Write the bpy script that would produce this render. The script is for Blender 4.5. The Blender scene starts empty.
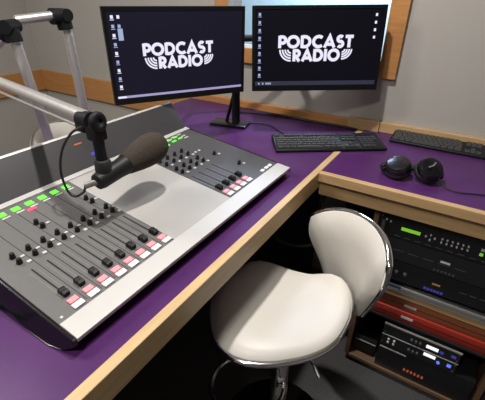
import bpy, bmesh, math, random
from mathutils import Vector, Matrix, Euler
random.seed(4)
D = 0.92                      # desk-top height above the floor; shapes below are written relative to the desk top
scene = bpy.context.scene
C = scene.collection

# ------------------------------------------------------------ camera
cam_d = bpy.data.cameras.new('camera'); cam = bpy.data.objects.new('camera', cam_d); C.objects.link(cam)
cam_d.sensor_fit = 'HORIZONTAL'; cam_d.sensor_width = 36.0; cam_d.lens = 366.0/485.0*36.0
cam_d.clip_start = 0.02
Rm = Matrix(((0.84572199, -0.27028493, 0.46010909), (0.5335845, 0.41787482, -0.73530145), (0.00647289, 0.86736768, 0.49762577)))
cam.matrix_world = Matrix.Translation((0, 0, 0.56+D)) @ Rm.to_4x4()
scene.camera = cam

# ------------------------------------------------------------ world, lights, exposure
w = bpy.data.worlds.new('world'); scene.world = w; w.use_nodes = True
w.node_tree.nodes['Background'].inputs[0].default_value = (1.0, 0.95, 0.90, 1)
w.node_tree.nodes['Background'].inputs[1].default_value = 0.04
def area(name, loc, size, energy, col=(1, .93, .84), target=None, shape='DISK'):
    l = bpy.data.lights.new(name, 'AREA'); l.shape = shape; l.size = size; l.energy = energy; l.color = col
    if shape == 'RECTANGLE': l.size_y = size
    o = bpy.data.objects.new(name, l); C.objects.link(o); o.location = (loc[0], loc[1], loc[2]+D)
    if target: o.rotation_euler = (Vector(target)-Vector(loc)).to_track_quat('-Z', 'Y').to_euler()
    return o
area('downlight_over_stool', (-0.52, 0.82, 1.52), 0.07, 25, (1, .97, .93))
area('fill_left', (-1.65, 0.15, 1.52), 0.5, 16, (1, .97, .93))  # added fill for the left half of the room, no known fixture
area('fill_behind', (-0.30, -0.55, 1.52), 0.3, 20, (1, .97, .93))  # added fill from behind the camera, lifts the stool backrest
area('fill_corner', (-2.25, -0.2, 1.52), 0.3, 16, (1, .97, .93))  # extra fill added only to brighten the left wall
area('next_room_light', (-0.8, 2.6, 1.3), 0.6, 34, (.85, .95, 1.0), target=(-0.8, 3.1, .5))
area('next_room_ceiling_light', (-1.05, 2.25, 1.52), 0.4, 26, (.62, .74, 1.0))
scene.view_settings.view_transform = 'Standard'
scene.view_settings.look = 'None'
scene.view_settings.gamma = 1
scene.view_settings.exposure = 0.0

# ------------------------------------------------------------ materials
def srgb(r, g, b):
    f = lambda c: ((c/255)/12.92 if c/255 <= .04045 else ((c/255+.055)/1.055)**2.4)
    return (f(r), f(g), f(b), 1)
def mat(name, col, rough=.5, metal=0, noise=0, scale=40, bump=0, emit=None, estr=0, coat=0, spec=None, stretch=None):
    m = bpy.data.materials.new(name); m.use_nodes = True; nt = m.node_tree; b = nt.nodes['Principled BSDF']
    b.inputs['Base Color'].default_value = col; b.inputs['Roughness'].default_value = rough; b.inputs['Metallic'].default_value = metal
    if coat: b.inputs['Coat Weight'].default_value = coat
    if spec is not None: b.inputs['Specular IOR Level'].default_value = spec
    if emit: b.inputs['Emission Color'].default_value = emit; b.inputs['Emission Strength'].default_value = estr
    if noise or bump:
        tc = nt.nodes.new('ShaderNodeTexCoord'); mp = nt.nodes.new('ShaderNodeMapping')
        nt.links.new(tc.outputs['Object'], mp.inputs[0])
        if stretch: mp.inputs['Scale'].default_value = stretch
        n = nt.nodes.new('ShaderNodeTexNoise'); n.inputs['Scale'].default_value = scale; n.inputs['Detail'].default_value = 5
        nt.links.new(mp.outputs[0], n.inputs['Vector'])
        if noise:
            mx = nt.nodes.new('ShaderNodeMix'); mx.data_type = 'RGBA'
            mx.inputs[6].default_value = tuple(c*(1-noise) for c in col[:3])+(1,); mx.inputs[7].default_value = tuple(min(1, c*(1+noise)) for c in col[:3])+(1,)
            nt.links.new(n.outputs[0], mx.inputs[0]); nt.links.new(mx.outputs[2], b.inputs['Base Color'])
        if bump:
            bp = nt.nodes.new('ShaderNodeBump'); bp.inputs['Strength'].default_value = bump; bp.inputs['Distance'].default_value = .002
            nt.links.new(n.outputs[0], bp.inputs['Height']); nt.links.new(bp.outputs[0], b.inputs['Normal'])
    return m
M = {}
M['wall'] = mat('painted_wall', (.375, .352, .32, 1), .85, noise=.03, scale=6)
M['ceil'] = mat('ceiling_paint', (.75, .73, .7, 1), .9)
M['carpet'] = mat('carpet', (.075, .072, .072, 1), .95, noise=.8, scale=200, bump=1)
M['oak'] = mat('oak', (.60, .38, .19, 1), .38, noise=.22, scale=14, stretch=(1, 1, 7), coat=.15)
def wood(name, col, axis, rough=.4, noise=.25):
    s = [9, 9, 9]; s['xyz'.index(axis)] = .8
    return mat(name, col, rough, noise=noise, scale=9, stretch=tuple(s), coat=.1)
M['oak_y'] = wood('oak_along_y', (.52, .36, .18, 1), 'y')
M['oak_x'] = wood('oak_along_x', (.48, .31, .15, 1), 'x')
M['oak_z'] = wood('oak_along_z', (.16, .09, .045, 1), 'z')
M['rail'] = wood('varnished_rail_wood', (.43, .20, .065, 1), 'x', .35, .3)
M['purple'] = mat('purple_laminate', (.068, .018, .098, 1), .36, spec=.22, noise=.22, scale=9, bump=.04)
M['black'] = mat('black_plastic', (.009, .009, .010, 1), .5, spec=.28)
M['blackm'] = mat('matt_black', (.015, .014, .014, 1), .8)
M['gloss'] = mat('glossy_black', (.006, .006, .007, 1), .22, coat=.1)
M['bezel'] = mat('bezel_black', (.006, .006, .007, 1), .3, spec=.2)
M['rubber'] = mat('black_rubber', (.01, .01, .01, 1), .6)
M['slate'] = mat('slate_panel', (.105, .101, .099, 1), .5, noise=.1, scale=60)
M['slate_dark'] = mat('dark_slate_panel', (.060, .059, .063, 1), .42, noise=.08, scale=30)
M['bridge'] = mat('bridge_panel', (.040, .038, .040, 1), .42, noise=.08, scale=30)
M['silver'] = mat('satin_silver', (.49, .475, .455, 1), .42, metal=.15, noise=.03, scale=30)
M['blank'] = mat('pale_blank_panel', (.365, .35, .33, 1), .45, metal=.1, noise=.03, scale=20)
M['chrome'] = mat('chrome', (.75, .75, .76, 1), .12, metal=1)
M['alu'] = mat('brushed_aluminium', (.60, .58, .565, 1), .32, metal=.7, noise=.05, scale=50)
M['pu'] = mat('white_faux_leather', (.70, .66, .60, 1), .42, noise=.03, scale=12, bump=.15)
M['shell'] = mat('grey_stool_shell', (.25, .24, .22, 1), .35, metal=.3)
M['foam'] = mat('brown_black_foam', (.030, .021, .014, 1), .95, noise=.5, scale=160, bump=1)
M['white'] = mat('white_button', (.75, .73, .72, 1), .4)
M['grey'] = mat('grey_button', (.46, .45, .44, 1), .4)
M['joint'] = mat('black_joint', (.008, .008, .009, 1), .55, spec=.2)
M['pink'] = mat('lit_pink_button', (.75, .25, .28, 1), .4, emit=(1, .18, .22, 1), estr=.25)
M['red_l'] = mat('lit_red_button', (.7, .05, .12, 1), .4, emit=(1, .05, .14, 1), estr=.9)
M['green'] = mat('lit_green_display', (.1, .6, .05, 1), .4, emit=(.16, 1, .04, 1), estr=.75)
M['lcd'] = mat('lcd_green', (.1, .3, .02, 1), .4, emit=(.28, .75, .04, 1), estr=.55)
M['screen'] = mat('screen_navy', (.008, .008, .012, 1), .25, spec=.15, emit=(.004, .003, .011, 1), estr=1)
M['screen_b'] = mat('screen_black', (.006, .006, .008, 1), .2, spec=.1, emit=(.0, .0, .002, 1), estr=1)
M['glow'] = mat('screen_white', (.02, .02, .02, 1), .4, emit=(.82, .80, .95, 1), estr=1)
M['icon'] = mat('screen_icon_blue', (.02, .02, .02, 1), .4, emit=(.42, .52, .80, 1), estr=.8)
M['taskbar'] = mat('screen_taskbar', (.02, .02, .02, 1), .4, emit=(.45, .40, .70, 1), estr=.8)
M['taskdark'] = mat('screen_taskbar_dark', (.01, .01, .01, 1), .4, emit=(.022, .022, .05, 1), estr=1)
M['keycap'] = mat('keycap', (.035, .036, .038, 1), .45)
M['rackp'] = mat('rack_panel_black', (.012, .012, .014, 1), .4, noise=.3, scale=70)
M['rackg'] = mat('rack_panel_charcoal', (.02, .02, .023, 1), .35)
M['ledw'] = mat('led_white', (.5, .5, .5, 1), .4, emit=(.9, .92, 1, 1), estr=1.0)
M['ledb'] = mat('led_blue', (.05, .08, .4, 1), .4, emit=(.12, .22, 1, 1), estr=.9)
M['ledbd'] = mat('glow_blue_dim', (.05, .05, .3, 1), .4, emit=(.08, .06, .5, 1), estr=.35)
M['ledo'] = mat('glow_orange', (.4, .1, .03, 1), .4, emit=(1, .2, .06, 1), estr=.18)
M['gold'] = mat('gold_badge', (.55, .32, .12, 1), .4)
M['redbox'] = mat('red_board', (.42, .035, .02, 1), .5, noise=.25, scale=12, stretch=(1, 5, 9))
M['rust'] = mat('orange_brown_board', (.40, .12, .05, 1), .5, noise=.25, scale=12, stretch=(1, 5, 9))
M['nextwall'] = mat('next_room_wall', (.62, .78, .84, 1), .8)
M['poster'] = mat('pink_stripe', (.8, .3, .5, 1), .7)
M['mark'] = mat('printed_mark', (.20, .195, .19, 1), .6)
gl = bpy.data.materials.new('window_glass'); gl.use_nodes = True; gn = gl.node_tree
for n_ in list(gn.nodes): gn.nodes.remove(n_)
go = gn.nodes.new('ShaderNodeOutputMaterial'); gm = gn.nodes.new('ShaderNodeMixShader'); gt = gn.nodes.new('ShaderNodeBsdfTransparent'); gg = gn.nodes.new('ShaderNodeBsdfGlossy')
gt.inputs[0].default_value = (.96, .98, 1, 1); gg.inputs['Roughness'].default_value = .02; gm.inputs[0].default_value = .07
gn.links.new(gt.outputs[0], gm.inputs[1]); gn.links.new(gg.outputs[0], gm.inputs[2]); gn.links.new(gm.outputs[0], go.inputs[0])
M['glass'] = gl

# ------------------------------------------------------------ mesh helpers
def frame_of(d):
    d = Vector(d).normalized(); a = Vector((0, 0, 1)) if abs(d.z) < .95 else Vector((1, 0, 0))
    u = d.cross(a).normalized(); return u, d.cross(u).normalized()
class MB:
    def __init__(s): s.bm = bmesh.new()
    def box(s, lo, hi, bev=0, mtx=None, seg=2):
        bm = bmesh.new(); bmesh.ops.create_cube(bm, size=1)
        lo, hi = Vector(lo), Vector(hi); sz = hi-lo; c = (hi+lo)/2
        for v in bm.verts: v.co = Vector((v.co.x*sz.x, v.co.y*sz.y, v.co.z*sz.z))+c
        if bev: bmesh.ops.bevel(bm, geom=bm.edges[:], offset=bev, segments=seg, affect='EDGES', profile=.5)
        return s.add(bm, mtx)
    def add(s, bm, mtx=None):
        if mtx is not None: bm.transform(mtx)
        me = bpy.data.meshes.new('t'); bm.to_mesh(me); bm.free(); s.bm.from_mesh(me); bpy.data.meshes.remove(me); return s
    def tube(s, pts, r, n=12, closed=False, caps=True):
        pts = [Vector(p) for p in pts]; N = len(pts); rs = r if isinstance(r, (list, tuple)) else [r]*N
        rings = []; u = None
        for i, p in enumerate(pts):
            if closed: d = pts[(i+1) % N]-pts[i-1]
            else: d = pts[min(i+1, N-1)]-pts[max(i-1, 0)]
            d.normalize()
            if u is None: u, v = frame_of(d)
            else:
                u = (u-d*u.dot(d)).normalized(); v = d.cross(u).normalized()
            rings.append([s.bm.verts.new(p+(u*math.cos(2*math.pi*k/n)+v*math.sin(2*math.pi*k/n))*rs[i]) for k in range(n)])
        for i in range(N if closed else N-1):
            a, b = rings[i], rings[(i+1) % N]
            for k in range(n): s.bm.faces.new((a[k], a[(k+1) % n], b[(k+1) % n], b[k]))
        if not closed and caps:
            s.bm.faces.new(rings[0][::-1]); s.bm.faces.new(rings[-1])
        return s
    def cyl(s, a, b, r, n=20, r2=None): return s.tube([a, b], [r, r if r2 is None else r2], n)
    def lathe(s, prof, c=(0, 0, 0), axis=(0, 0, 1), n=28):
        ax = Vector(axis).normalized(); c = Vector(c); u, v = frame_of(ax); rings = []
        for r, h in prof:
            r = max(r, 1e-5); rings.append([s.bm.verts.new(c+ax*h+(u*math.cos(2*math.pi*k/n)+v*math.sin(2*math.pi*k/n))*r) for k in range(n)])
        for a, b in zip(rings, rings[1:]):
            for k in range(n): s.bm.faces.new((a[k], a[(k+1) % n], b[(k+1) % n], b[k]))
        s.bm.faces.new(rings[0][::-1]); s.bm.faces.new(rings[-1]); return s
    def prism(s, poly, a, b, axis='y'):
        def pt(p, t):
            return {'y': (p[0], t, p[1]), 'x': (t, p[0], p[1]), 'z': (p[0], p[1], t)}[axis]
        A = [s.bm.verts.new(pt(p, a)) for p in poly]; B = [s.bm.verts.new(pt(p, b)) for p in poly]
        s.bm.faces.new(A); s.bm.faces.new(B[::-1]); n = len(poly)
        for i in range(n): s.bm.faces.new((A[i], B[i], B[(i+1) % n], A[(i+1) % n]))
        return s
    def grid(s, P):                       # P[i][j] points
        V = [[s.bm.verts.new(p) for p in row] for row in P]
        for i in range(len(V)-1):
            for j in range(len(V[0])-1): s.bm.faces.new((V[i][j], V[i+1][j], V[i+1][j+1], V[i][j+1]))
        return s
    def xf(s, m): s.bm.transform(m); return s
    def build(s, name, m, parent=None, smooth=True, bevel=0, loc=None):
        bmesh.ops.recalc_face_normals(s.bm, faces=s.bm.faces[:])
        me = bpy.data.meshes.new(name); s.bm.to_mesh(me); s.bm.free()
        if smooth:
            for p in me.polygons: p.use_smooth = True
            me.set_sharp_from_angle(angle=math.radians(38))
        me.materials.append(M[m] if isinstance(m, str) else m)
        o = bpy.data.objects.new(name, me); C.objects.link(o)
        if parent: o.parent = parent
        else: o.location = loc if loc else (0, 0, D)
        if bevel:
            b = o.modifiers.new('bevel', 'BEVEL'); b.width = bevel; b.segments = 2; b.limit_method = 'ANGLE'
        return o
def tag(o, label=None, cat=None, group=None, kind=None):
    if label: o['label'] = label
    if cat: o['category'] = cat
    if group: o['group'] = group
    if kind: o['kind'] = kind
    return o
def thing(name, loc, label, cat, rz=0, group=None):
    o = bpy.data.objects.new(name, None); C.objects.link(o); o.empty_display_size = .05
    o.location = (loc[0], loc[1], loc[2]+D); o.rotation_euler = (0, 0, rz); return tag(o, label, cat, group)
def struct(o): o['kind'] = 'structure'; return o
def dup(o, parent=None):
    c = o.copy(); C.objects.link(c); c.parent = parent
    for ch in [x for x in bpy.data.objects if x.parent == o]: dup(ch, c)
    return c
def smooth_path(pts, k=8):
    P = [Vector(p) for p in pts]; P = [P[0]*2-P[1]]+P+[P[-1]*2-P[-2]]; out = []
    for i in range(1, len(P)-2):
        for j in range(k):
            t = j/k; a, b, c, d = P[i-1:i+3]
            out.append(.5*((2*b)+(c-a)*t+(2*a-5*b+4*c-d)*t*t+(3*b-a-3*c+d)*t**3))
    out.append(P[-2]); return out

# ------------------------------------------------------------ room
XL, XR, YF, YB, ZC = -2.97, 1.7, -2.3, 1.72, 1.6
struct(MB().box((XL-.1, YF-.1, -D-.1), (XR+.1, YB+.1, -D)).build('floor', 'carpet', smooth=False))
struct(MB().box((XL-.1, YF-.1, ZC), (XR+.1, YB+.1, ZC+.1)).build('ceiling', 'ceil', smooth=False))
struct(MB().box((XL-.1, YF, -D), (XL, YB, ZC)).build('wall_left', 'wall', smooth=False))
struct(MB().box((XR, YF, -D), (XR+.1, YB, ZC)).build('wall_right', 'wall', smooth=False))
struct(MB().box((XL-.1, YF-.1, -D), (XR+.1, YF, ZC)).build('wall_front', 'wall', smooth=False))
wx0, wx1, wz0, wz1 = -1.165, -.378, .305, 1.15
b = MB(); b.box((XL-.1, YB, -D), (wx0, YB+.12, ZC)); b.box((wx1, YB, -D), (XR+.1, YB+.12, ZC))
b.box((wx0, YB, -D), (wx1, YB+.12, wz0)); b.box((wx0, YB, wz1), (wx1, YB+.12, ZC))
struct(b.build('wall_back', 'wall', smooth=False))
b = MB(); f = .072; y0, y1 = YB-.022, YB+.10
b.box((wx0-f, y0, wz0-f), (wx0, y1-.098, wz1+f)); b.box((wx1, y0, wz0-f), (wx1+f, y1-.098, wz1+f))
b.box((wx0, y0, wz0-f), (wx1, y1-.098, wz0)); b.box((wx0, y0, wz1), (wx1, y1-.098, wz1+f))
wf = struct(b.build('window_1', 'rail', smooth=False, bevel=.002))
gp = MB().box((wx0, YB+.05, wz0), (wx1, YB+.056, wz1)).build('pane', 'glass', smooth=False); gp.parent = wf; gp.location = (0, 0, 0)
# wooden rail at desk height
struct(MB().box((XL, YB-.02, -.147), (-1.43, YB, .007)).build('trim_1', 'rail', smooth=False, bevel=.003))
struct(MB().box((XL, YF, -.147), (XL+.02, YB-.02, .007)).build('trim_2', wood('rail_left', (.43, .20, .065, 1), 'y', .35, .3), smooth=False, bevel=.003))
# room seen through the window
struct(MB().box((-2.2, 3.2, -D), (.9, 3.25, ZC)).build('wall_next_room', 'nextwall', smooth=False))
struct(MB().box((-2.2, YB+.12, -D-.05), (.9, 3.25, -D)).build('floor_next_room', 'carpet', smooth=False))
p = MB().box((-1.75, 3.185, .10), (-1.0, 3.2, .16)).build('wall_sign', 'poster', smooth=False)
tag(p, 'pink strip sign on pale wall seen through the window between the monitors', 'sign')

# ------------------------------------------------------------ desks
XE = -.417
d1 = thing('studio_desk', (-.9, .5, -D), 'purple topped studio desk under the mixing console with oak front edge', 'desk')
def child(o, par): o.parent = par; o.location = (-par.location.x, -par.location.y, D-par.location.z); return o
def CH(mb, name, m, par, **k): return child(mb.build(name, m, par, **k), par)
CH(MB().box((-1.43, -.7, -.035), (XE, 1.70, 0)), 'desktop', 'purple', d1, smooth=False)
CH(MB().box((XE, -.7, -.064), (XE+.024, 1.70, .0015)), 'edge_strip', 'oak_y', d1, smooth=False, bevel=.002)
CH(MB().box((-1.0, -.65, -D), (-.97, 1.66, -.035)), 'modesty_panel', 'blackm', d1, smooth=False)
CH(MB().box((-1.40, -.65, -D), (-.55, -.62, -.035)), 'side_panel', 'blackm', d1, smooth=False)
CH(MB().box((-1.40, 1.63, -D), (-.55, 1.66, -.035)), 'side_panel', 'blackm', d1, smooth=False)
d2 = thing('side_desk', (.3, 1.43, -D), 'purple topped side desk over the equipment rack, holding the headphones', 'desk')
xa = XE+.024
CH(MB().box((xa, 1.159, -.035), (1.1, 1.70, 0)), 'desktop', 'purple', d2, smooth=False)
CH(MB().box((xa, 1.135, -.032), (1.1, 1.159, .0015)), 'edge_strip', 'oak_x', d2, smooth=False, bevel=.002)
CH(MB().box((xa, 1.158, -.094), (1.1, 1.178, -.035)), 'apron', 'oak_x', d2, smooth=False, bevel=.001)
CH(MB().box((xa, 1.60, -D), (1.1, 1.62, -.035)), 'back_panel', 'blackm', d2, smooth=False)
CH(MB().box((1.07, 1.2, -D), (1.09, 1.6, -.035)), 'side_panel', 'blackm', d2, smooth=False)
# upstand at the wall
t = MB().box((-1.43, 1.69, 0), (-.475, 1.72, .036)).build('wall_upstand', 'rail', smooth=False, bevel=.002)
tag(t, 'varnished wooden upstand strip along the wall behind the monitors', 'upstand')
t = MB().box((-.475, 1.685, 0), (-.33, 1.72, .048)).build('wood_offcut', 'oak_x', smooth=False, bevel=.002)
tag(t, 'short oak block against the wall at the corner of the right monitor', 'wood block')
t = MB().box((-.33, 1.695, 0), (1.1, 1.72, .046)).build('wall_upstand', 'oak_x', smooth=False, bevel=.002)
tag(t, 'pale oak upstand strip on the wall behind the right keyboard', 'upstand')

# ------------------------------------------------------------ mixing console
A = Vector((-.468, .213, .033)); Bv = Vector((-.93, .213, .092)); V = (Bv-A).normalized(); U = Vector((0, 1, 0)); Nn = V.cross(U).normalized()
if Nn.z < 0: Nn = -Nn
con = thing('mixing_console', (-.7, .63, 0), 'grey and silver broadcast mixing console with faders and green lit displays', 'mixing console')
# local console frame: x=u (along the desk edge), y=v (towards the back), z=normal ; mirrored handling via matrix
CM = Matrix(((U.x, V.x, Nn.x, A.x), (U.y, V.y, Nn.y, A.y), (U.z, V.z, Nn.z, A.z), (0, 0, 0, 1)))
def PC(mb, name, m, **k):
    mb.xf(CM); return CH(mb, name, m, con, **k)
W = .84
prof = [(-.515, .004), (-.470, .024), (-.93, .085), (-1.02, .085), (-1.02, .004)]
CH(MB().prism(prof, .214, 1.052), 'chassis', 'blackm', con, smooth=False)
# side cheeks (black, wider foot that sweeps back)
def cheek(yo, yi, sp):
    c = [(-.466, .022), (-.470, .034), (-.55, .045), (-.93, .095), (-1.03, .12), (-1.05, .10), (-1.04, .003), (-.60, .003), (-.530, .003), (-.495, .004)]
    bm = MB().prism(c, yo, yi)
    for v in bm.bm.verts:
        if abs(v.co.y-yo) < 1e-5:
            k = 1-min(1, v.co.z/.034); v.co.y -= sp*k*min(1, (-.466-v.co.x)/.06+.15)
    CH(bm, 'side_cheek', 'gloss', con, smooth=False, bevel=.003)
cheek(.205, .213, .020); cheek(1.057, 1.053, -.004)
PC(MB().box((0, 0, -.008), (W, .049, .002)), 'palm_rest', 'silver', smooth=False, bevel=.001)
PC(MB().box((0, .049, -.006), (.304, .44, 0)), 'fader_panel', 'slate', smooth=False)
PC(MB().box((.306, .049, -.006), (.548, .44, .001)), 'blank_panel', 'blank', smooth=False, bevel=.001)
PC(MB().box((.55, .049, -.006), (W, .44, 0)), 'fader_panel', 'slate_dark', smooth=False)
PC(MB().box((0, .44, -.006), (W, .462, .004)), 'rear_strip', 'silver', smooth=False, bevel=.001)
# raised bridge behind
bp = [(-.918, .090), (-.934, .112), (-.984, .182), (-.992, .184), (-.998, .178), (-1.03, .09)]
CH(MB().prism(bp, .02, 1.048), 'meter_bridge', 'bridge', con, smooth=False, bevel=.0015)
CH(MB().prism([(-.983, .1815), (-.986, .1845), (-.992, .1845), (-.996, .180)], .02, 1.048), 'bridge_trim', 'silver', con, smooth=False)
CH(MB().box((-.933, .02, .04), (-1.02, .214, .09)), 'bridge_foot', 'blackm', con, smooth=False)
def knob_mesh():
    m = MB(); m.lathe([(.0062, 0), (.0062, .004), (.0054, .005), (.0050, .0115), (.0042, .013), (0, .0131)], n=14); return m
proto = {}
def inst(key, mk, name, m, u, v, z=0, s=1):
    if key not in proto:
        o = mk().build(name, m, con); proto[key] = o
    else:
        o = proto[key].copy(); C.objects.link(o); o.parent = con
    mt = Matrix.Translation((-con.location.x, -con.location.y, D-con.location.z)) @ CM @ Matrix.Translation((u, v, z))
    o.matrix_local = mt
    return o
def cap_mesh():
    m = MB(); m.prism([(-.011, 0), (.011, 0), (.010, .010), (.004, .0125), (0, .0105), (-.004, .0125), (-.010, .010)], -.0062, .0062, 'x'); return m
def bx(w, h, t, bev=.0008):
    return lambda: MB().box((-w/2, -h/2, 0), (w/2, h/2, t), bev, seg=1)
def channel(u, pv=.104, extra=False, dense=False):
    inst('slot', bx(.0032, .116, .0006, 0), 'fader_slot', 'black', u, .150)
    for k in range(2): inst('scale', bx(.0009, .10, .0004, 0), 'fader_scale', 'mark', u+(-.008 if k else .008), .150)
    inst('cap', cap_mesh, 'fader_cap', 'black', u, pv)
    inst('pk', bx(.020, .0135, .004), 'pink_button', 'pink', u, .0775)
    inst('wk', bx(.023, .0135, .004), 'white_button', 'white', u, .0615)
    inst('knob', knob_mesh, 'knob', 'black', u-.004, .266); inst('knob', knob_mesh, 'knob', 'black', u-.004, .2415)
    inst('gb', bx(.009, .008, .002, .0004), 'grey_button', 'grey', u+.011, .232); inst('gb2', bx(.009, .006, .002, .0004), 'grey_button', 'grey', u+.011, .256)
us = [.049+.0348*i for i in range(8)]
for i, u in enumerate(us):
    channel(u, .104 if i != 5 else .107)
    if i > 0: inst('sep', bx(.0011, .37, .0005, 0), 'channel_line', 'black', u-.0172, .245)
    inst('cell_%s' % 'g', bx(.019, .017, .002, .0004), 'display', 'green', u-.010+.005*0, .419)
    inst('gb3', bx(.020, .006, .0015, .0004), 'grey_button', 'grey', u-.008, .402)
    if i in (3, 7):
        inst('knob', knob_mesh, 'knob', 'black', u-.012, .333); inst('knob', knob_mesh, 'knob', 'black', u-.010, .311)
        inst('gb2', None, 'grey_button', 'grey', u+.007, .318)
inst('redcell', bx(.022, .010, .0022, .0004), 'red_button', 'red_l', .168, .392)
inst('screw', lambda: MB().lathe([(.003, 0), (.003, .001), (0, .001)], n=10), 'screw', 'silver', .012, .06)
u2 = [.567, .602, .637, .672]
for i, u in enumerate(u2):
    channel(u)
    inst('knob', None, 'knob', 'black', u-.004, .335); inst('knob', None, 'knob', 'black', u-.004, .307)
    inst('gb2', None, 'grey_button', 'grey', u+.011, .322); inst('gb', None, 'grey_button', 'grey', u+.011, .296)
    inst('cell_g', None, 'display', 'green', u, .405)
for u, v in ((.708, .425), (.742, .428), (.715, .408), (.750, .41)): inst('cell_s', bx(.020, .007, .002, .0004), 'display', 'green', u, v)
for u, v in ((.70, .432), (.735, .432), (.77, .434), (.772, .40), (.775, .416)): inst('gb3', None, 'grey_button', 'grey', u, v)
inst('wlab', bx(.065, .012, .002, .0004), 'label_strip', 'white', .765, .452)
for u, v in ((.735, .245), (.739, .144)):
    inst('knob', None, 'knob', 'black', u, v); inst('gb', None, 'grey_button', 'grey', u+.016, v-.010)
for u in (.702, .722): inst('gb', None, 'grey_button', 'grey', u, .30)
for u in (.755, .781, .804): inst('wk2', bx(.017, .011, .003, .0005), 'white_button', 'white', u, .061)
# small red and blue emissive marks on the bridge face
BR = lambda y, q: Vector((-.934-.05*q, y, .112+.07*q))
def on_bridge(y0, y1, q0, q1, name, m):
    e = Vector((.0012, 0, .0009)); P = [BR(y0, q0)+e, BR(y1, q0)+e, BR(y1, q1)+e, BR(y0, q1)+e]; P2 = [p-e*2 for p in P]
    b = MB(); v = [b.bm.verts.new(p) for p in P+P2]
    for f in ((0, 1, 2, 3), (7, 6, 5, 4), (0, 4, 5, 1), (1, 5, 6, 2), (2, 6, 7, 3), (3, 7, 4, 0)): b.bm.faces.new([v[i] for i in f])
    CH(b, name, m, con, smooth=False)
on_bridge(.60, .625, .62, .67, 'red_mark', 'ledo')
on_bridge(.632, .652, .08, .20, 'blue_mark', 'ledbd')

# ------------------------------------------------------------ text strokes for the monitors
def strokes(ch):
    def arc(cx, cy, r, a0, a1, n=14, ry=None):
        ry = ry or r
        return [(cx+r*math.cos(math.radians(a0+(a1-a0)*i/n)), cy+ry*math.sin(math.radians(a0+(a1-a0)*i/n))) for i in range(n+1)]
    o = .12
    return {'P': (.62, [[(o, 0), (o, 1)], [(o, .9)]+arc(.33, .65, .25, 90, -90)+[(o, .40)]]),
            'O': (1.04, [arc(.52, .5, .41, 0, 360, 28)]),
            'D': (.86, [[(o, 0), (o, 1)], [(o, .9)]+arc(.34, .5, .40, 90, -90)+[(o, .1)]]),
            'C': (.86, [arc(.52, .5, .41, 48, 312, 24)]),
            'A': (.94, [[(.08, 0), (.47, .92), (.86, 0)], [(.24, .28), (.70, .28)]]),
            'S': (.66, [arc(.33, .70, .21, 40, 270, 14)+arc(.33, .29, .21, 90, -140, 14)]),
            'T': (.64, [[(.32, 0), (.32, 1)], [(0, .89), (.64, .89)]]),
            'R': (.70, [[(o, 0), (o, 1)], [(o, .9)]+arc(.33, .66, .23, 90, -90)+[(o, .43)], [(.28, .42), (.58, 0)]]),
            'I': (.26, [[(.13, 0), (.13, 1)]])}[ch]
def ribbon(b, pts, w, y, t=.0003):
    P = [Vector((p[0], 0, p[1])) for p in pts]; n = len(P); L = []; Rr = []
    closed = (P[0]-P[-1]).length < 1e-6
    for i in range(n):
        d0 = P[i]-P[i-1] if i > 0 else (P[-1]-P[-2] if closed else P[1]-P[0]); d1 = P[i+1]-P[i] if i < n-1 else (P[1]-P[0] if closed else P[-1]-P[-2])
        d0 = d0.normalized(); d1 = d1.normalized(); m = d0+d1
        m = m.normalized() if m.length > .2 else d0
        s = min(1/max(m.dot(d1), .35), 2.2); nn = Vector((-m.z, 0, m.x))*w/2*s
        L.append(P[i]+nn); Rr.append(P[i]-nn)
    mk = lambda p, yy: b.bm.verts.new((p.x, yy, p.z))
    a = [mk(p, y-t) for p in L]; c = [mk(p, y-t) for p in Rr]; a2 = [mk(p, y) for p in L]; c2 = [mk(p, y) for p in Rr]
    for i in range(n-1):
        b.bm.faces.new((a[i], a[i+1], c[i+1], c[i])); b.bm.faces.new((a[i], a2[i], a2[i+1], a[i+1])); b.bm.faces.new((c[i], c[i+1], c2[i+1], c2[i]))
def word(b, text, x0, x1, z0, h, y, wt=.24):
    tot = sum(strokes(c)[0]+.06 for c in text)-.06; sx = (x1-x0)/tot; x = x0
    for ch in text:
        wd, ss = strokes(ch)
        for s_ in ss: ribbon(b, [(x+p[0]*sx, z0+p[1]*h) for p in s_], wt*h, y)
        x += (wd+.06)*sx
def logo(b, cx, cz, w, y):
    h = w*.158
    word(b, 'PODCAST', cx-w/2, cx+w/2, cz+.003, h*.96, y, .27)
    word(b, 'RADIO', cx-w*.30, cx+w*.335, cz-h*1.0, h*.96, y, .27)
    for sgn, x0 in ((-1, cx-w*.325), (1, cx+w*.36)):
        R0 = w*.155 if sgn < 0 else w*.135
        for k in range(4):
            r = R0*(1-.235*k)
            pts = [(x0+sgn*r*math.cos(math.radians(a))*.96, cz-.003-r*.90*math.sin(math.radians(a))) for a in range(0, 91, 9)]
            ribbon(b, pts, w*.021, y)
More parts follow.
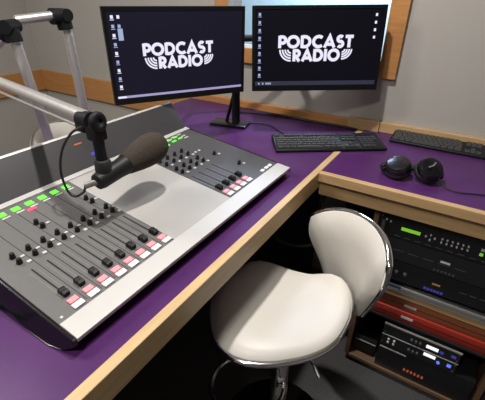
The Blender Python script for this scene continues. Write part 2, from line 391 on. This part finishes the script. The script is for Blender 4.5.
def monitor(name, c, rz, rx, ry, label, navy, side_icons):
    Wm, Hm = .51, .31
    t = thing('computer_monitor', c, label, 'monitor', 0, 'monitors in the corner'); t.rotation_euler = Euler((math.radians(rx), math.radians(ry), math.radians(rz)), 'XYZ')
    bt = .012; bb = .022
    b = MB().box((-Wm/2, 0, -Hm/2), (Wm/2, .022, Hm/2), .003); b.box((-.17, .02, -.11), (.17, .045, .10), .01)
    b.build('housing', 'black', t)
    b = MB()
    for lo, hi in (((-Wm/2, -.003, -Hm/2), (-Wm/2+bt, 0.002, Hm/2)), ((Wm/2-bt, -.003, -Hm/2), (Wm/2, 0.002, Hm/2)), ((-Wm/2+bt, -.003, Hm/2-bt), (Wm/2-bt, .002, Hm/2)), ((-Wm/2+bt, -.003, -Hm/2), (Wm/2-bt, .002, -Hm/2+bb))): b.box(lo, hi)
    b.build('bezel', 'bezel', t, smooth=False)
    MB().box((-Wm/2+bt, -.001, -Hm/2+bb), (Wm/2-bt, .001, Hm/2-bt)).build('screen', 'screen' if navy else 'screen_b', t, smooth=False)
    frame = t; t = [o for o in frame.children if o.name.startswith('screen')][0]
    ys = -.0012
    b = MB()
    if navy: logo(b, -.008, .000, .262, ys)
    else: logo(b, -.008, .004, .292, ys)
    b.build('logo_text', 'glow', t, smooth=False)
    x0, x1, z0, z1 = -Wm/2+bt, Wm/2-bt, -Hm/2+bb, Hm/2-bt
    rows = 9
    for k in range(rows):
        zz = z1-.018-k*(.245/rows)
        b = MB(); b.box((x0+.012, ys-.0004, zz-.005), (x0+.021, ys, zz+.005)); b.box((x0+.010, ys-.0004, zz-.0095), (x0+.023, ys, zz-.0075))
        if navy and k < 3: b.box((x0+.032, ys-.0004, zz-.005), (x0+.041, ys, zz+.005))
        b.build('desktop_icon', 'icon' if k % 2 or not navy else 'glow', t, smooth=False)
    if navy:
        MB().box((x0+.030, ys-.0005, z1-.088), (x0+.046, ys, z1-.052)).build('desktop_icon', 'icon', t, smooth=False)
        MB().box((x0, ys-.0004, z0), (x1, ys, z0+.008)).build('taskbar', 'taskbar', t, smooth=False)
        MB().box((x0, ys-.0006, z0+.001), (x0+.03, ys, z0+.007)).build('taskbar_icon', 'glow', t, smooth=False)
    else:
        for k in range(4):
            zz = z1-.022-k*.026
            MB().box((x1-.030, ys-.0004, zz-.005), (x1-.022, ys, zz+.005)).build('desktop_icon', 'glow', t, smooth=False)
        MB().box((x0, ys-.0004, z0), (x1, ys, z0+.016)).build('taskbar', 'taskdark', t, smooth=False)
        for k, xx in enumerate((.012, .028, .042, .050, .058)): MB().box((x0+xx, ys-.0006, z0+.004), (x0+xx+.006, ys, z0+.011)).build('taskbar_icon', 'icon', t, smooth=False)
    return frame
monitor('L', (-.934, 1.072, .356), 60.2, .5, .5, 'left computer monitor, turned further to the right, navy screen with pale taskbar', True, 0)
monitor('R', (-.572, 1.458, .359), 33.4, -3.8, -.8, 'right computer monitor, black screen with an extra icon column on its right', False, 4)
# shared stand
st = thing('monitor_stand', (-.955, 1.41, 0), 'black two-arm monitor stand on the purple desk behind the left monitor', 'monitor stand')
rot = Matrix.Translation((-.955, 1.41, 0)) @ Matrix.Rotation(math.radians(13), 4, 'Z')
CH(MB().box((-.09, -.045, 0), (.09, .045, .014), .005, rot), 'base_plate', 'gloss', st)
CH(MB().cyl((-.935, 1.43, .014), (-.935, 1.43, .42), .019), 'pole', 'black', st)
CH(MB().cyl((-.985, 1.425, .012), (-.95, 1.43, .13), .008), 'brace', 'black', st)
CH(MB().tube([(-.935, 1.43, .36), (-1.06, 1.30, .36), (-.985, 1.10, .346)], .014), 'arm', 'black', st)
CH(MB().tube([(-.935, 1.43, .38), (-.74, 1.60, .38), (-.600, 1.505, .352)], .014), 'arm', 'black', st)

# ------------------------------------------------------------ keyboards
def keyboard(loc, rz, label):
    t = thing('computer_keyboard', loc, label, 'keyboard', math.radians(rz), 'keyboards on the desk')
    Wk, Dk = .45, .15
    b = MB().prism([(-Dk/2, .002), (-Dk/2, .012), (-Dk/2+.006, .014), (Dk/2-.004, .028), (Dk/2, .025), (Dk/2, .004)], -Wk/2, Wk/2, 'x')
    b.build('case', 'black', t, bevel=.003)
    sl = (.028-.014)/(Dk-.01)
    rows = [(-.058, [(-.215, .024), (-.187, .02), (-.163, .02), (-.139, .108), (-.027, .02), (-.003, .02), (.021, .024)]),
            (-.037, [(-.215, .04)]+[(-.171+.0193*i, .0165) for i in range(10)]+[(.022, .023)]),
            (-.018, [(-.215, .03)]+[(-.181+.0193*i, .0165) for i in range(11)]+[(.031, .014)]),
            (.001, [(-.215, .025)]+[(-.187+.0193*i, .0165) for i in range(12)]),
            (.020, [(-.215+.0193*i, .0165) for i in range(13)]),
            (.047, [(-.215, .0165)]+[(-.177+.0193*i+(.006 if i > 3 else 0)+(.006 if i > 7 else 0), .0165) for i in range(11)])]
    keys = []
    for z_, r in rows:
        for x, wd in r: keys.append((x, z_, wd))
    for x in (.058, .0775, .097):
        for r in (.047, .020, .001): keys.append((x, r, .0165))
        keys.append((x, -.058, .0165))
    keys.append((.0775, -.037, .0165))
    for x in (.128, .1475, .167, .1865):
        for r in (.020, .001, -.018, -.037, -.058): keys.append((x, r, .0165))
    pr = {}
    for x, y, wd in keys[:100]:
        k = round(wd, 4)
        if k not in pr:
            o = MB().prism([(0, 0), (.0165, 0), (.0145, .0065), (.002, .0065)], 0, wd, 'x').build('key', 'keycap', t, bevel=0); pr[k] = o
        else:
            o = pr[k].copy(); C.objects.link(o); o.parent = t
        o.location = (x, y-.008, .0142+(y+Dk/2-.014)*sl+.0005)
    MB().box((.13, .040, .0255), (.20, .056, .0268)).build('indicator_panel', 'gloss', t, smooth=False)
    return t
# front-left corner given, rotation about it
def kb_center(fl, a):
    a = math.radians(a); return (fl[0]+math.cos(a)*.225-math.sin(a)*.075, fl[1]+math.sin(a)*.225+math.cos(a)*.075, 0)
keyboard(kb_center((-.606, 1.216), 35.5), 35.5, 'left black keyboard, set at an angle below the two monitors')
keyboard(kb_center((-.259, 1.590), 0), 0, 'right black keyboard, parallel to the wall behind the headphones')

# ------------------------------------------------------------ headphones
hp = thing('headphones', (-.11, 1.27, 0), 'black over-ear headphones lying folded on the purple side desk', 'headphones')
def cup(c, ax, r, par):
    c = Vector(c); ax = Vector(ax).normalized()
    MB().lathe([(r*.55, .030), (r*.8, .028), (r*.93, .020), (r*.95, .006), (r*.9, 0), (0, 0)][::-1], c, ax).build('ear_cup', 'gloss', par)
    cu = [o for o in bpy.data.objects if o.parent == par and o.name.startswith('ear_cup')][-1]
    # cushion torus
    u, v = frame_of(ax); pts = [c-ax*.006+(u*math.cos(a)+v*math.sin(a))*r*.68 for a in [2*math.pi*i/24 for i in range(24)]]
    MB().tube(pts, .0145, 10, closed=True).build('ear_cushion', 'rubber', cu)
cup((-.046, -.012, .030), (-.10, -.35, .85), .044, hp)
cup((.046, .004, .038), (.35, -.45, .75), .044, hp)
band = [(-.085, -.030, .022), (-.100, .000, .022), (-.088, .032, .020), (-.04, .052, .019), (.02, .056, .019), (.070, .045, .020), (.088, .012, .024)]
MB().tube(smooth_path(band), .0085, 8).build('headband', 'black', hp)
MB().tube(smooth_path(band[2:5]), .0125, 8).build('headband_pad', 'rubber', hp)
for s_, p_ in ((-1, (-.092, -.012, .030)), (1, (.088, .018, .030))):
    MB().box((p_[0]-.006, p_[1]-.012, p_[2]-.012), (p_[0]+.006, p_[1]+.012, p_[2]+.008), .003).build('yoke', 'gloss', hp)
MB().tube([(.045, -.030, .064), (.057, -.012, .066), (.060, .006, .070)], .0035, 8).build('cup_highlight', 'chrome', hp)  # chrome arc modelled as the silver highlight on the right ear cup
MB().tube(smooth_path([(.085, -.01, .02), (.11, -.02, .004), (.15, -.03, .003), (.20, -.012, .003), (.25, 0, .003), (.33, .02, .003)]), .0022, 6).build('cable', 'rubber', hp)

# ------------------------------------------------------------ cables on the desk and a shadow strip
def cable(pts, label, r=.003):
    o = MB().tube(smooth_path(pts), r, 8).build('cable', 'rubber'); return tag(o, label, 'cable')
cable([(-.91, 1.46, .004), (-.80, 1.50, .004), (-.70, 1.44, .004), (-.62, 1.40, .004), (-.565, 1.36, .004)], 'thin black cable running from the monitor stand to the left keyboard', .0025)
cable([(-1.02, 1.60, .005), (-.85, 1.655, .006), (-.65, 1.66, .005), (-.5, 1.665, .005), (-.42, 1.66, .004)], 'black strip added as the shadow along the wooden upstand behind the monitor stand', .006)  # black tube stands in for the shadow band in front of the upstand
cable([(-.80, .10, .004), (-.72, .165, .006), (-.69, .174, .006), (-.665, .160, .005), (-.66, .13, .004), (-.70, .07, .004), (-.76, .0, .004)], 'thick black cable loop on the desk at the left end of the console', .007)

# ------------------------------------------------------------ microphone booms
TB = .0165
def sleeve(a, b, r=.026): return MB().cyl(a, b, r)
# boom with the microphone
m1 = thing('microphone_boom', (-1.3, .70, 0), 'aluminium microphone boom arm reaching over the console from the left', 'microphone boom')
px, py = -1.3, .715
el = Vector((px, .688, .455)); e2 = Vector((-1.45, .607, .314)); jt = Vector((-.700, .496, .306))
CH(MB().lathe([(.05, 0), (.05, .02), (.03, .03), (.024, .05), (.024, .06)], (px, py, 0)), 'base_clamp', 'black', m1)
CH(MB().cyl((px, py, .05), (px, .690, .43), TB), 'post', 'alu', m1)
def elbow(par, p, d1, d2, r=.026):
    d1 = Vector(d1).normalized(); d2 = Vector(d2).normalized()
    b = MB(); q0 = p+d1*.045; q1 = p+d2*.045
    b.tube(smooth_path([q0, p+d1*.018+d2*.003, p+(d1+d2)*.006, p+d2*.018+d1*.003, q1], 5), r, 14)
    sd = d1.cross(d2).normalized()
    b.cyl(p-sd*.030, p+sd*.030, .021, 16)
    CH(b, 'elbow_joint', 'joint', par)
elbow(m1, el, (0, 0, -1), (e2-el))
CH(MB().cyl(el+(e2-el)*.15, e2-(e2-el)*.1, TB), 'upper_arm', 'alu', m1)
elbow(m1, e2, (el-e2), (jt-e2))
d = (jt-e2).normalized()
CH(MB().cyl(e2+d*.03, jt-d*.02, .0155), 'forearm', 'alu', m1)
lo = Vector((0, 0, -.030))+Vector((0, -.006, 0))
CH(MB().cyl(e2+d*.03+lo, jt-d*.03+lo*.9, .0045, 10), 'spring_rod', 'alu', m1)
# head joint: forked black hinge and vertical drop
b = MB(); b.cyl(jt-d*.055+lo*.2, jt-d*.01+lo*.1, .020, 16)
ha = Vector((.85, .10, .1)).normalized(); hu, hv = frame_of(ha); hc = jt+d*.014
b.tube([hc+(hu*math.cos(q)+hv*math.sin(q))*.0150 for q in [2*math.pi*k/24 for k in range(24)]], .0085, 10, closed=True)
b.box((-.02, -.016, -.045), (.016, .016, -.01), .004, Matrix.Translation(jt))
CH(b, 'head_joint', 'joint', m1)
b = MB(); b.box((-.034, -.012, -.008), (.0, .012, .016), .004, Matrix.Translation(jt-d*.035+Vector((0, 0, -.028))))
CH(b, 'clamp_knob', 'black', m1)
mt = Vector((-.690, .488, .19))
CH(MB().tube([jt+Vector((0, 0, -.01)), jt*.5+mt*.5, mt], [.016, .0125, .014], 14), 'drop_rod', 'joint', m1)
CH(MB().lathe([(.018, -.018), (.019, -.01), (.019, .012), (.016, .018)], mt+Vector((0, 0, .01)), (.1, 0, 1), 18), 'swivel', 'blackm', m1)
# second boom: post, elbow, horizontal tube
m2 = thing('microphone_boom', (-1.3, .885, 0), 'aluminium boom arm with upright post and level top tube, behind the first', 'microphone boom')
p2 = Vector((-1.3, .880, .480))
CH(MB().lathe([(.05, 0), (.05, .02), (.03, .03), (.024, .05), (.024, .06)], (-1.3, .885, 0)), 'base_clamp', 'black', m2)
CH(MB().cyl((-1.3, .885, .05), (-1.3, .885, .44), TB), 'post', 'alu', m2)
elbow(m2, p2, (0, 0, -1), (-.06, -.95, -.06))
CH(MB().cyl(p2+Vector((-.002, -.03, 0)), (-1.33, .725, .470), TB*.9), 'upper_arm', 'alu', m2)

# ------------------------------------------------------------ microphone with foam
mic = thing('microphone', (-.64, .46, .2), 'black microphone with a brown-black foam windshield hanging over the console', 'microphone')
a0 = Vector((-.688, .474, .172)); a1 = Vector((-.697, .70, .196)); ax = (a1-a0).normalized()
def MC(mb, n, m, **k): return CH(mb, n, m, mic, **k)
MC(MB().lathe([(.012, -.014), (.019, -.012), (.0215, .0), (.022, .05), (.026, .09)], a0, ax), 'body', 'black')
MC(MB().lathe([(.018, .075), (.0265, .080), (.030, .095), (.035, .118), (.0395, .145), (.0415, .170), (.039, .192), (.031, .210), (.018, .219), (0, .221)], a0, ax, n=36), 'foam_windshield', 'foam')
c1 = a0-ax*.006; c0 = c1+Vector((-.024, -.022, -.010))
MC(MB().cyl(c1, c0, .0075, 14), 'connector', 'shell')
cab = [c0, (-.740, .455, .132), (-.783, .455, .107), (-.808, .455, .118), (-.815, .455, .168), (-.790, .457, .228), (-.752, .466, .275), (-.728, .485, .292)]
tag(MB().tube(smooth_path(cab), .0030, 8).build('microphone_cable', 'rubber'), 'thin black cable looping from the boom joint down to the microphone', 'cable')

# ------------------------------------------------------------ stools
def bar_stool(label):
    t = thing('bar_stool', (0, 0, -D), label, 'stool', 0, 'white bar stools')
    # local: origin at seat centre on floor; -y = front, +y = back ; heights from floor
    zs = D-.272
    # plan radii of the saddle shaped seat against angle (degrees, 0 = +x of the local frame) and rim height above zs
    PR = [(-173, .205, 0), (-161, .226+.0, 0), (-141, .228, 0), (-119, .229, 0), (-96, .226, 0), (-78, .230, 0), (-61, .223, 0), (-42, .195, 0), (-22, .172, 0), (-2, .163, 0), (14, .165, .003),
          (47, .176, .012), (74, .197, .033), (86, .205, .046), (103, .206, .054), (109, .170, .046), (123, .145, .032), (149, .158, .016), (166, .190, .008), (177, .225, .004)]
    PR = [(-175, .248, .002), (-151, .228, 0), (-119, .230, 0), (-96, .227, 0), (-78, .233, 0), (-61, .223, 0), (-42, .194, 0), (-22, .170, 0), (-2, .163, .001), (14, .165, .004),
          (47, .175, .014), (74, .196, .034), (88, .205, .047), (103, .203, .052), (110, .172, .046), (124, .147, .032), (149, .158, .016), (166, .192, .009), (177, .231, .004)]
    def smp(deg):
        P_ = PR; deg = (deg+180) % 360-180
        ext = [(a_-360, r_, z_) for a_, r_, z_ in P_]+P_+[(a_+360, r_, z_) for a_, r_, z_ in P_]
        ws = rr = zz = 0
        for (a1_, r1_, z1_), (a2_, r2_, z2_) in zip(ext, ext[1:]):
            pass
        # gaussian smoothing of the piecewise-linear profile
        for k in range(-4, 5):
            dg = deg+k*3; wgt = math.exp(-(k/2.2)**2)
            for (a1_, r1_, z1_), (a2_, r2_, z2_) in zip(ext, ext[1:]):
                if a1_ <= dg <= a2_:
                    t_ = (dg-a1_)/(a2_-a1_); rr += wgt*(r1_+(r2_-r1_)*t_); zz += wgt*(z1_+(z2_-z1_)*t_); ws += wgt; break
        return rr/ws, zz/ws
    def outline(th):
        r, z = smp(math.degrees(th)); return r*math.cos(th), r*math.sin(th)
    def zof(x, y):
        r, z = smp(math.degrees(math.atan2(y, x))); q = math.hypot(x, y)/r
        return zs+z*q**1.7-.006*(1-q*q)
    NT = 48
    # padded seat: top dome, bottom
    b = MB(); rings = []
    for sc, dz in ((.02, .020), (.35, .020), (.65, .019), (.85, .014), (.95, .006), (1.0, -.006), (.985, -.022), (.9, -.030), (.5, -.034), (.02, -.036)):
        ring = []
        for k in range(NT):
            x, y = outline(2*math.pi*k/NT); x *= sc; y *= sc
            ring.append(b.bm.verts.new((x, y, zof(x, y)+dz)))
        rings.append(ring)
    for r0, r1 in zip(rings, rings[1:]):
        for k in range(NT): b.bm.faces.new((r0[k], r0[(k+1) % NT], r1[(k+1) % NT], r1[k]))
    b.bm.faces.new(rings[0]); b.bm.faces.new(rings[-1][::-1])
    seat = b.build('seat', 'pu', t)
    pts = []
    for k in range(NT):
        x, y = outline(2*math.pi*k/NT); x *= 1.0; y *= 1.0; pts.append((x*1.01, y*1.01, zof(x, y)-.020))
    MB().tube(pts, .008, 10, closed=True).build('seat_rim', 'chrome', seat)
    # backrest: fan-shaped curved shell
    def S(s_, q):
        q = QB+(1-QB)*max(0, min(1, q))
        s_ = s_*(1-.13*max(0, (q-.72)/.28)**2.2)
        ang = s_*math.radians(BK['a0']+(BK['a1']-BK['a0'])*q)
        r = BK['r0']+(BK['r1']-BK['r0'])*q
        zz = BK['z0']+(BK['z1']-BK['z0'])*q-BK['drop']*(abs(s_)**2.2)*q**1.5-.022*abs(s_)**7*q**3+.018*s_
        ang -= BK['turn']
        return Vector((r*math.sin(ang), r*math.cos(ang), zz))
    NS, NQ = 24, 14
    def Nrm(s_, q):
        e = .01; ds = S(s_+e, q)-S(s_-e, q); dq = S(s_, min(1, q+e))-S(s_, max(0, q-e)); n = ds.cross(dq).normalized()
        return n if n.y < .3 else -n          # towards the sitter
    b = MB()
    F = []; Bk = []
    for i in range(NS+1):
        s_ = -1+2*i/NS; fr = []; bk = []
        for j in range(NQ+1):
            q = j/NQ; p = S(s_, q); n = Nrm(s_, q)
            edge = min(1-abs(s_), (1-q)*1.0, q*1.5+.1); puff = .024*min(1, (edge/.22))**.5 if edge > 0 else 0
            fr.append(b.bm.verts.new(p+n*(puff+.002))); bk.append((p-n*.006))
        F.append(fr); Bk.append(bk)
    for i in range(NS):
        for j in range(NQ): b.bm.faces.new((F[i][j], F[i+1][j], F[i+1][j+1], F[i][j+1]))
    BV = [[b.bm.verts.new(p*1.0+Vector((0, 0, 0))+(F[i][j].co-p)*.55) for j, p in enumerate(r)] for i, r in enumerate(Bk)]
    for i in range(NS):
        for j in range(NQ): b.bm.faces.new((BV[i][j], BV[i][j+1], BV[i+1][j+1], BV[i+1][j]))
    per = [(i, 0) for i in range(NS)]+[(NS, j) for j in range(NQ)]+[(i, NQ) for i in range(NS, 0, -1)]+[(0, j) for j in range(NQ, 0, -1)]
    for k in range(len(per)):
        (i, j), (i2, j2) = per[k], per[(k+1) % len(per)]
        b.bm.faces.new((F[i][j], F[i2][j2], BV[i2][j2], BV[i][j]))
    back = b.build('backrest', 'pu', t)
    b = MB(); V1 = [[b.bm.verts.new(p) for p in r] for r in Bk]; V2 = [[b.bm.verts.new(p-Nrm(-1+2*i/NS, j/NQ)*.010) for j, p in enumerate(r)] for i, r in enumerate(Bk)]
    for i in range(NS):
        for j in range(NQ):
            b.bm.faces.new((V1[i][j], V1[i+1][j], V1[i+1][j+1], V1[i][j+1])); b.bm.faces.new((V2[i][j], V2[i][j+1], V2[i+1][j+1], V2[i+1][j]))
    for k in range(len(per)):
        (i, j), (i2, j2) = per[k], per[(k+1) % len(per)]
        b.bm.faces.new((V1[i][j], V1[i2][j2], V2[i2][j2], V2[i][j]))
    b.build('back_shell', 'shell', back)
    pts = [Bk[i][j] for i, j in per[NS:]]+[Bk[0][0]]
    MB().tube(pts, .0075, 10).build('back_rim', 'chrome', back)
    # neck linking seat and backrest
    n2 = S(0, .10)-Nrm(0, .10)*.020
    MB().tube(smooth_path([(0, .05, zs-.050), (n2.x*.6, n2.y*.6, zs-.065), (n2.x*.93, n2.y*.93, zs-.05), n2, S(0, .35)-Nrm(0, .35)*.020]), .014, 10).build('back_bracket', 'chrome', t)
    # column
    MB().lathe([(.085, zs-.045), (.085, zs-.035), (.0, zs-.035)][::-1]+[(.0, zs-.045)]).build('seat_plate', 'black', t)
    MB().cyl((0, 0, .30), (0, 0, zs-.04), .021).build('gas_lift', 'chrome', t)
    MB().lathe([(.034, .03), (.030, .05), (.029, .40), (.027, .405)]).build('column', 'chrome', t)
    MB().lathe([(.0, 0), (.195, 0), (.205, .004), (.200, .012), (.12, .024), (.05, .036), (.034, .05), (0, .05)]).build('base', 'chrome', t)
    ring = [(.115*math.sin(q), -.115+.125*-math.cos(q), .33) for q in [2*math.pi*k/32 for k in range(32)]]
    MB().tube(ring, .0095, 10, closed=True).build('footrest', 'chrome', t)
    MB().cyl((.0, -.02, .33), (0, .0, .33), .036).build('footrest_collar', 'chrome', t)
    lv = [(0.03, 0, zs-.055), (.16, .02, zs-.065), (.19, .022, zs-.08)]
    MB().tube(lv, .005, 8).build('height_lever', 'chrome', t)
    return t
QB = .16
BK = dict(a0=10.8, a1=46, r0=.259, r1=.249, z0=D-.435, z1=D-.0196, drop=.064, turn=math.radians(9.5))
s1 = bar_stool('white padded bar stool with chrome rim standing in front of the console desk')
s1.location = (-.31, .745, 0); s1.rotation_euler = (0, 0, math.radians(-40))
s2 = dup(s1); s2['label'] = 'white bar stool beyond the console, only its backrest top showing'
s2.location = (-1.49, 1.02, 0); s2.rotation_euler = (0, 0, math.radians(100))

# ------------------------------------------------------------ equipment rack
YR = 1.20
bay = thing('rack_cabinet', (.06, 1.38, -D), 'open wooden equipment cabinet under the purple side desk', 'rack cabinet')
x0, x1 = -.172, .311
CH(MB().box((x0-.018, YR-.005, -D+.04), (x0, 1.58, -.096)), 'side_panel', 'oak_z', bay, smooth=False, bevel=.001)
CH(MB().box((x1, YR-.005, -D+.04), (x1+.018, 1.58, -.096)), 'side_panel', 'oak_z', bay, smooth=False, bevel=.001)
CH(MB().box((x0, YR, -.463), (x1, 1.58, -.437)), 'shelf', 'oak_x', bay, smooth=False, bevel=.001)
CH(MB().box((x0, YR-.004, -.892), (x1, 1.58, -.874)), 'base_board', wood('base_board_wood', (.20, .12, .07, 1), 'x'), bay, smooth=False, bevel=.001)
CH(MB().box((x0, 1.56, -.874), (x1, 1.58, -.463)), 'back_board', 'blackm', bay, smooth=False)
for cx, cy in ((x0+.03, 1.24), (x1-.03, 1.24), (x0+.03, 1.52), (x1-.03, 1.52)):
    b = MB(); b.cyl((cx-.01, cy, -.898), (cx+.01, cy, -.898), .0205, 16); b.box((cx-.014, cy-.012, -.895), (cx+.014, cy+.012, -.885))
    CH(b, 'caster', 'rubber', bay)
FP = {}
def sub(o, t): o.parent = FP[t.name]; o.location = (0, 0, 0); return o
def RU(name, z0, z1, label, cat, mtl='rackp', grp='rack units', ears=True, xa=x0+.002, xb=x1-.002, dep=.30):
    t = thing(name, ((xa+xb)/2, YR+.15, z0), label, cat, 0, grp)
    CH(MB().box((xa+.012, YR+.004, z0+.001), (xb-.012, YR+dep, z1-.001)), 'case', 'blackm', t, smooth=False)
    CH(MB().box((xa, YR, z0+.0008), (xb, YR+.004, z1-.0008)), 'front_panel', mtl, t, smooth=False, bevel=.0006); FP[t.name] = [o for o in bpy.data.objects if o.parent == t and o.name.startswith('front_panel')][0]
    for xx in (xa+.008, xb-.008):
        for zz in ((z0+.010), (z1-.010)):
            CH(MB().lathe([(.0035, 0), (.0035, .002), (0, .0022)], (xx, YR, zz), (0, -1, 0), 10), 'rack_screw', 'chrome', t)
    return t
def face(t, xa, xb, za, zb, name, m, dep=.002):
    return sub(CH(MB().box((xa, YR-dep, za), (xb, YR+.0005, zb)), name, m, t, smooth=False), t)
def dot(t, x, z, r, name, m, dep=.006): return sub(CH(MB().lathe([(r, 0), (r*.9, dep), (0, dep)], (x, YR, z), (0, -1, 0), 12), name, m, t), t)
# unit 1
r1 = RU('control_unit', -.207, -.120, 'black rack unit with green lit display and rows of buttons, topmost of the rack', 'rack unit')
face(r1, -.092, -.030, -.168, -.155, 'display', 'lcd')
face(r1, -.096, -.026, -.172, -.151, 'display_frame', 'gloss', .001)
for dx, dz in ((0, .010), (0, -.010), (.014, 0), (-.014, 0)): dot(r1, .002+dx, -.163+dz, .0032, 'button', 'grey')
for i in range(6):
    for j in range(2): dot(r1, .038+.0155*i, -.156-.014*j, .0032, 'button', 'grey')
for j in range(2): face(r1, .150, .160, -.158-.018*j, -.149-.018*j, 'button', 'lcd' if j == 1 else 'grey', .004)
for i in range(2): dot(r1, -.145+.014*i, -.140-.004*i, .003, 'indicator', 'grey')
for i in range(9): face(r1, -.11+.034*i, -.09+.034*i, -.1965, -.1945, 'vent_slot', 'slate', .001)
face(r1, -.158, -.147, -.180, -.145, 'handle', 'slate_dark', .012)
# unit 2
r2 = RU('processor_unit', -.298, -.209, 'black rack unit with a silver badge, second from the top of the rack', 'rack unit', 'rackg')
face(r2, .054, .084, -.249, -.241, 'badge', 'white', .001)
face(r2, -.132, -.108, -.272, -.264, 'badge', 'mark', .001)
for i in range(5): face(r2, -.10+.05*i, -.065+.05*i, -.2555, -.2535, 'vent_slot', 'slate', .001)
for i in range(6): face(r2, .04+.012*i, .047+.012*i, -.288, -.281, 'button', 'slate', .003)
# unit 3
r3 = RU('processor_unit', -.388, -.300, 'black rack unit with gold badge and bluish lettering, third from the top', 'rack unit')
face(r3, .052, .078, -.350, -.343, 'badge', 'gold', .001)
for i in range(6): face(r3, .030+.011*i, .038+.011*i, -.381+.001*i*0, -.371, 'lettering', 'ledbd', .001)
for i in range(3): dot(r3, -.10+.03*i, -.345, .006, 'knob', 'slate', .010)
for i in range(4): face(r3, .14+.03*i, .16+.03*i, -.345, -.343, 'vent_slot', 'slate', .001)
# tray
tr = thing('metal_tray', (.07, 1.35, -.436), 'silver metal tray at the bottom of the black rack units', 'tray')
CH(MB().box((x0+.002, YR-.003, -.436), (x1-.002, 1.5, -.424)), 'tray_bottom', 'alu', tr, smooth=False)
CH(MB().box((x0+.002, YR-.004, -.426), (x1-.002, YR+.002, -.408), .002), 'front_lip', 'alu', tr)
CH(MB().box((-.10, YR-.005, -.420), (-.04, YR-.002, -.408)), 'label_strip', mat('blue_label', (.03, .07, .16, 1), .5), tr, smooth=False)
# red cases
def case(z0, z1, ya, m, lab, lx):
    t = thing('storage_case', (.1, 1.35, z0), lab, 'case', 0, 'stacked red cases')
    CH(MB().box((lx, ya, z0), (x1-.005, 1.5, z1-.001), .004), 'body', m, t)
    CH(MB().box((lx-.001, ya-.001, (z0+z1)/2-.001), (x1-.004, 1.49, (z0+z1)/2+.001)), 'seam', 'rackp', t, smooth=False)
    CH(MB().box((-.012, ya-.0015, (z0+z1)/2-.005), (.032, ya, (z0+z1)/2+.006)), 'label', 'white', t, smooth=False)
    return t
case(-.526, -.4735, YR+.012, 'rust', 'orange-brown flat case, upper of the stacked pair on the rack device', -.155)
case(-.580, -.527, YR+.005, 'redbox', 'red flat case with a white label, lower of the stacked pair', -.150)
CH(MB().box((x0, YR, -.592), (x1, 1.55, -.5805)), 'shelf', 'blackm', bay, smooth=False, bevel=.001)
# lower device with white displays
r4 = RU('receiver_unit', -.669, -.612, 'black rack device with silver top edge and white lit display, upper of a pair', 'rack unit', 'rackg', 'lower rack devices', xa=-.060, xb=.222)
face(r4, -.060, .222, -.616, -.608, 'top_edge', 'silver', .003)
face(r4, .104, .147, -.652, -.637, 'display', 'ledw'); face(r4, .153, .166, -.654, -.642, 'indicator', 'ledbd'); face(r4, .192, .208, -.650, -.638, 'indicator', 'ledbd')
r5 = RU('receiver_unit', -.728, -.671, 'black rack device with white lit display and blue lights, lower of a pair', 'rack unit', 'rackg', 'lower rack devices', xa=-.060, xb=.222)
face(r5, -.060, .222, -.674, -.671, 'top_edge', 'grey', .002)
face(r5, .104, .147, -.696, -.681, 'display', 'ledw'); dot(r5, .160, -.703, .006, 'indicator', 'ledb'); face(r5, .190, .204, -.705, -.690, 'indicator', 'ledb')
for q in ((-.030, -.708), (-.030, -.690), (-.008, -.708), (-.008, -.690)): dot(r5, q[0], q[1], .0045, 'socket', 'white')
for i in range(3):
    for t_ in (r4, r5): dot(t_, .050+.016*i, -.643 if t_ is r4 else -.700, .005, 'knob', 'slate', .009)
ba = MB().box((-.06, YR+.004, -.873), (.30, 1.5, -.731), .003).build('equipment_box', 'rackp'); tag(ba, 'black equipment box at the bottom of the wooden cabinet', 'equipment box')
for i in range(6):
    o = MB().box((.055+.014*i, YR+.002, -.835), (.063+.014*i, YR+.0045, -.822)).build('lettering', 'ledo', ba, smooth=False)
o = MB().box((-.055, YR+.001, -.752), (.05, YR+.005, -.747)).build('trim_line', 'grey', ba, smooth=False)
pb = thing('power_box', (-.115, 1.3, -.873), 'small black box beside the lower rack devices in the cabinet', 'box')
CH(MB().box((-.165, YR+.03, -.873), (-.068, 1.5, -.77), .004), 'case', 'blackm', pb)
CH(MB().box((-.160, YR+.027, -.80), (-.073, YR+.031, -.795)), 'front_line', 'grey', pb, smooth=False)
# cable bundle under the desk corner
for k, (pts, lab) in enumerate(((((-.40, 1.25, -.10), (-.38, 1.22, -.30), (-.30, 1.24, -.45), (-.25, 1.3, -.60), (-.27, 1.35, -.90)), 'black cable hanging under the desk corner behind the stool'),
                              (((-.62, 1.12, -.15), (-.52, 1.05, -.26), (-.40, 1.10, -.30), (-.28, 1.22, -.24), (-.22, 1.30, -.12)), 'black cable slung sideways under the desks behind the stool'))):
    cable(pts, lab, .006)
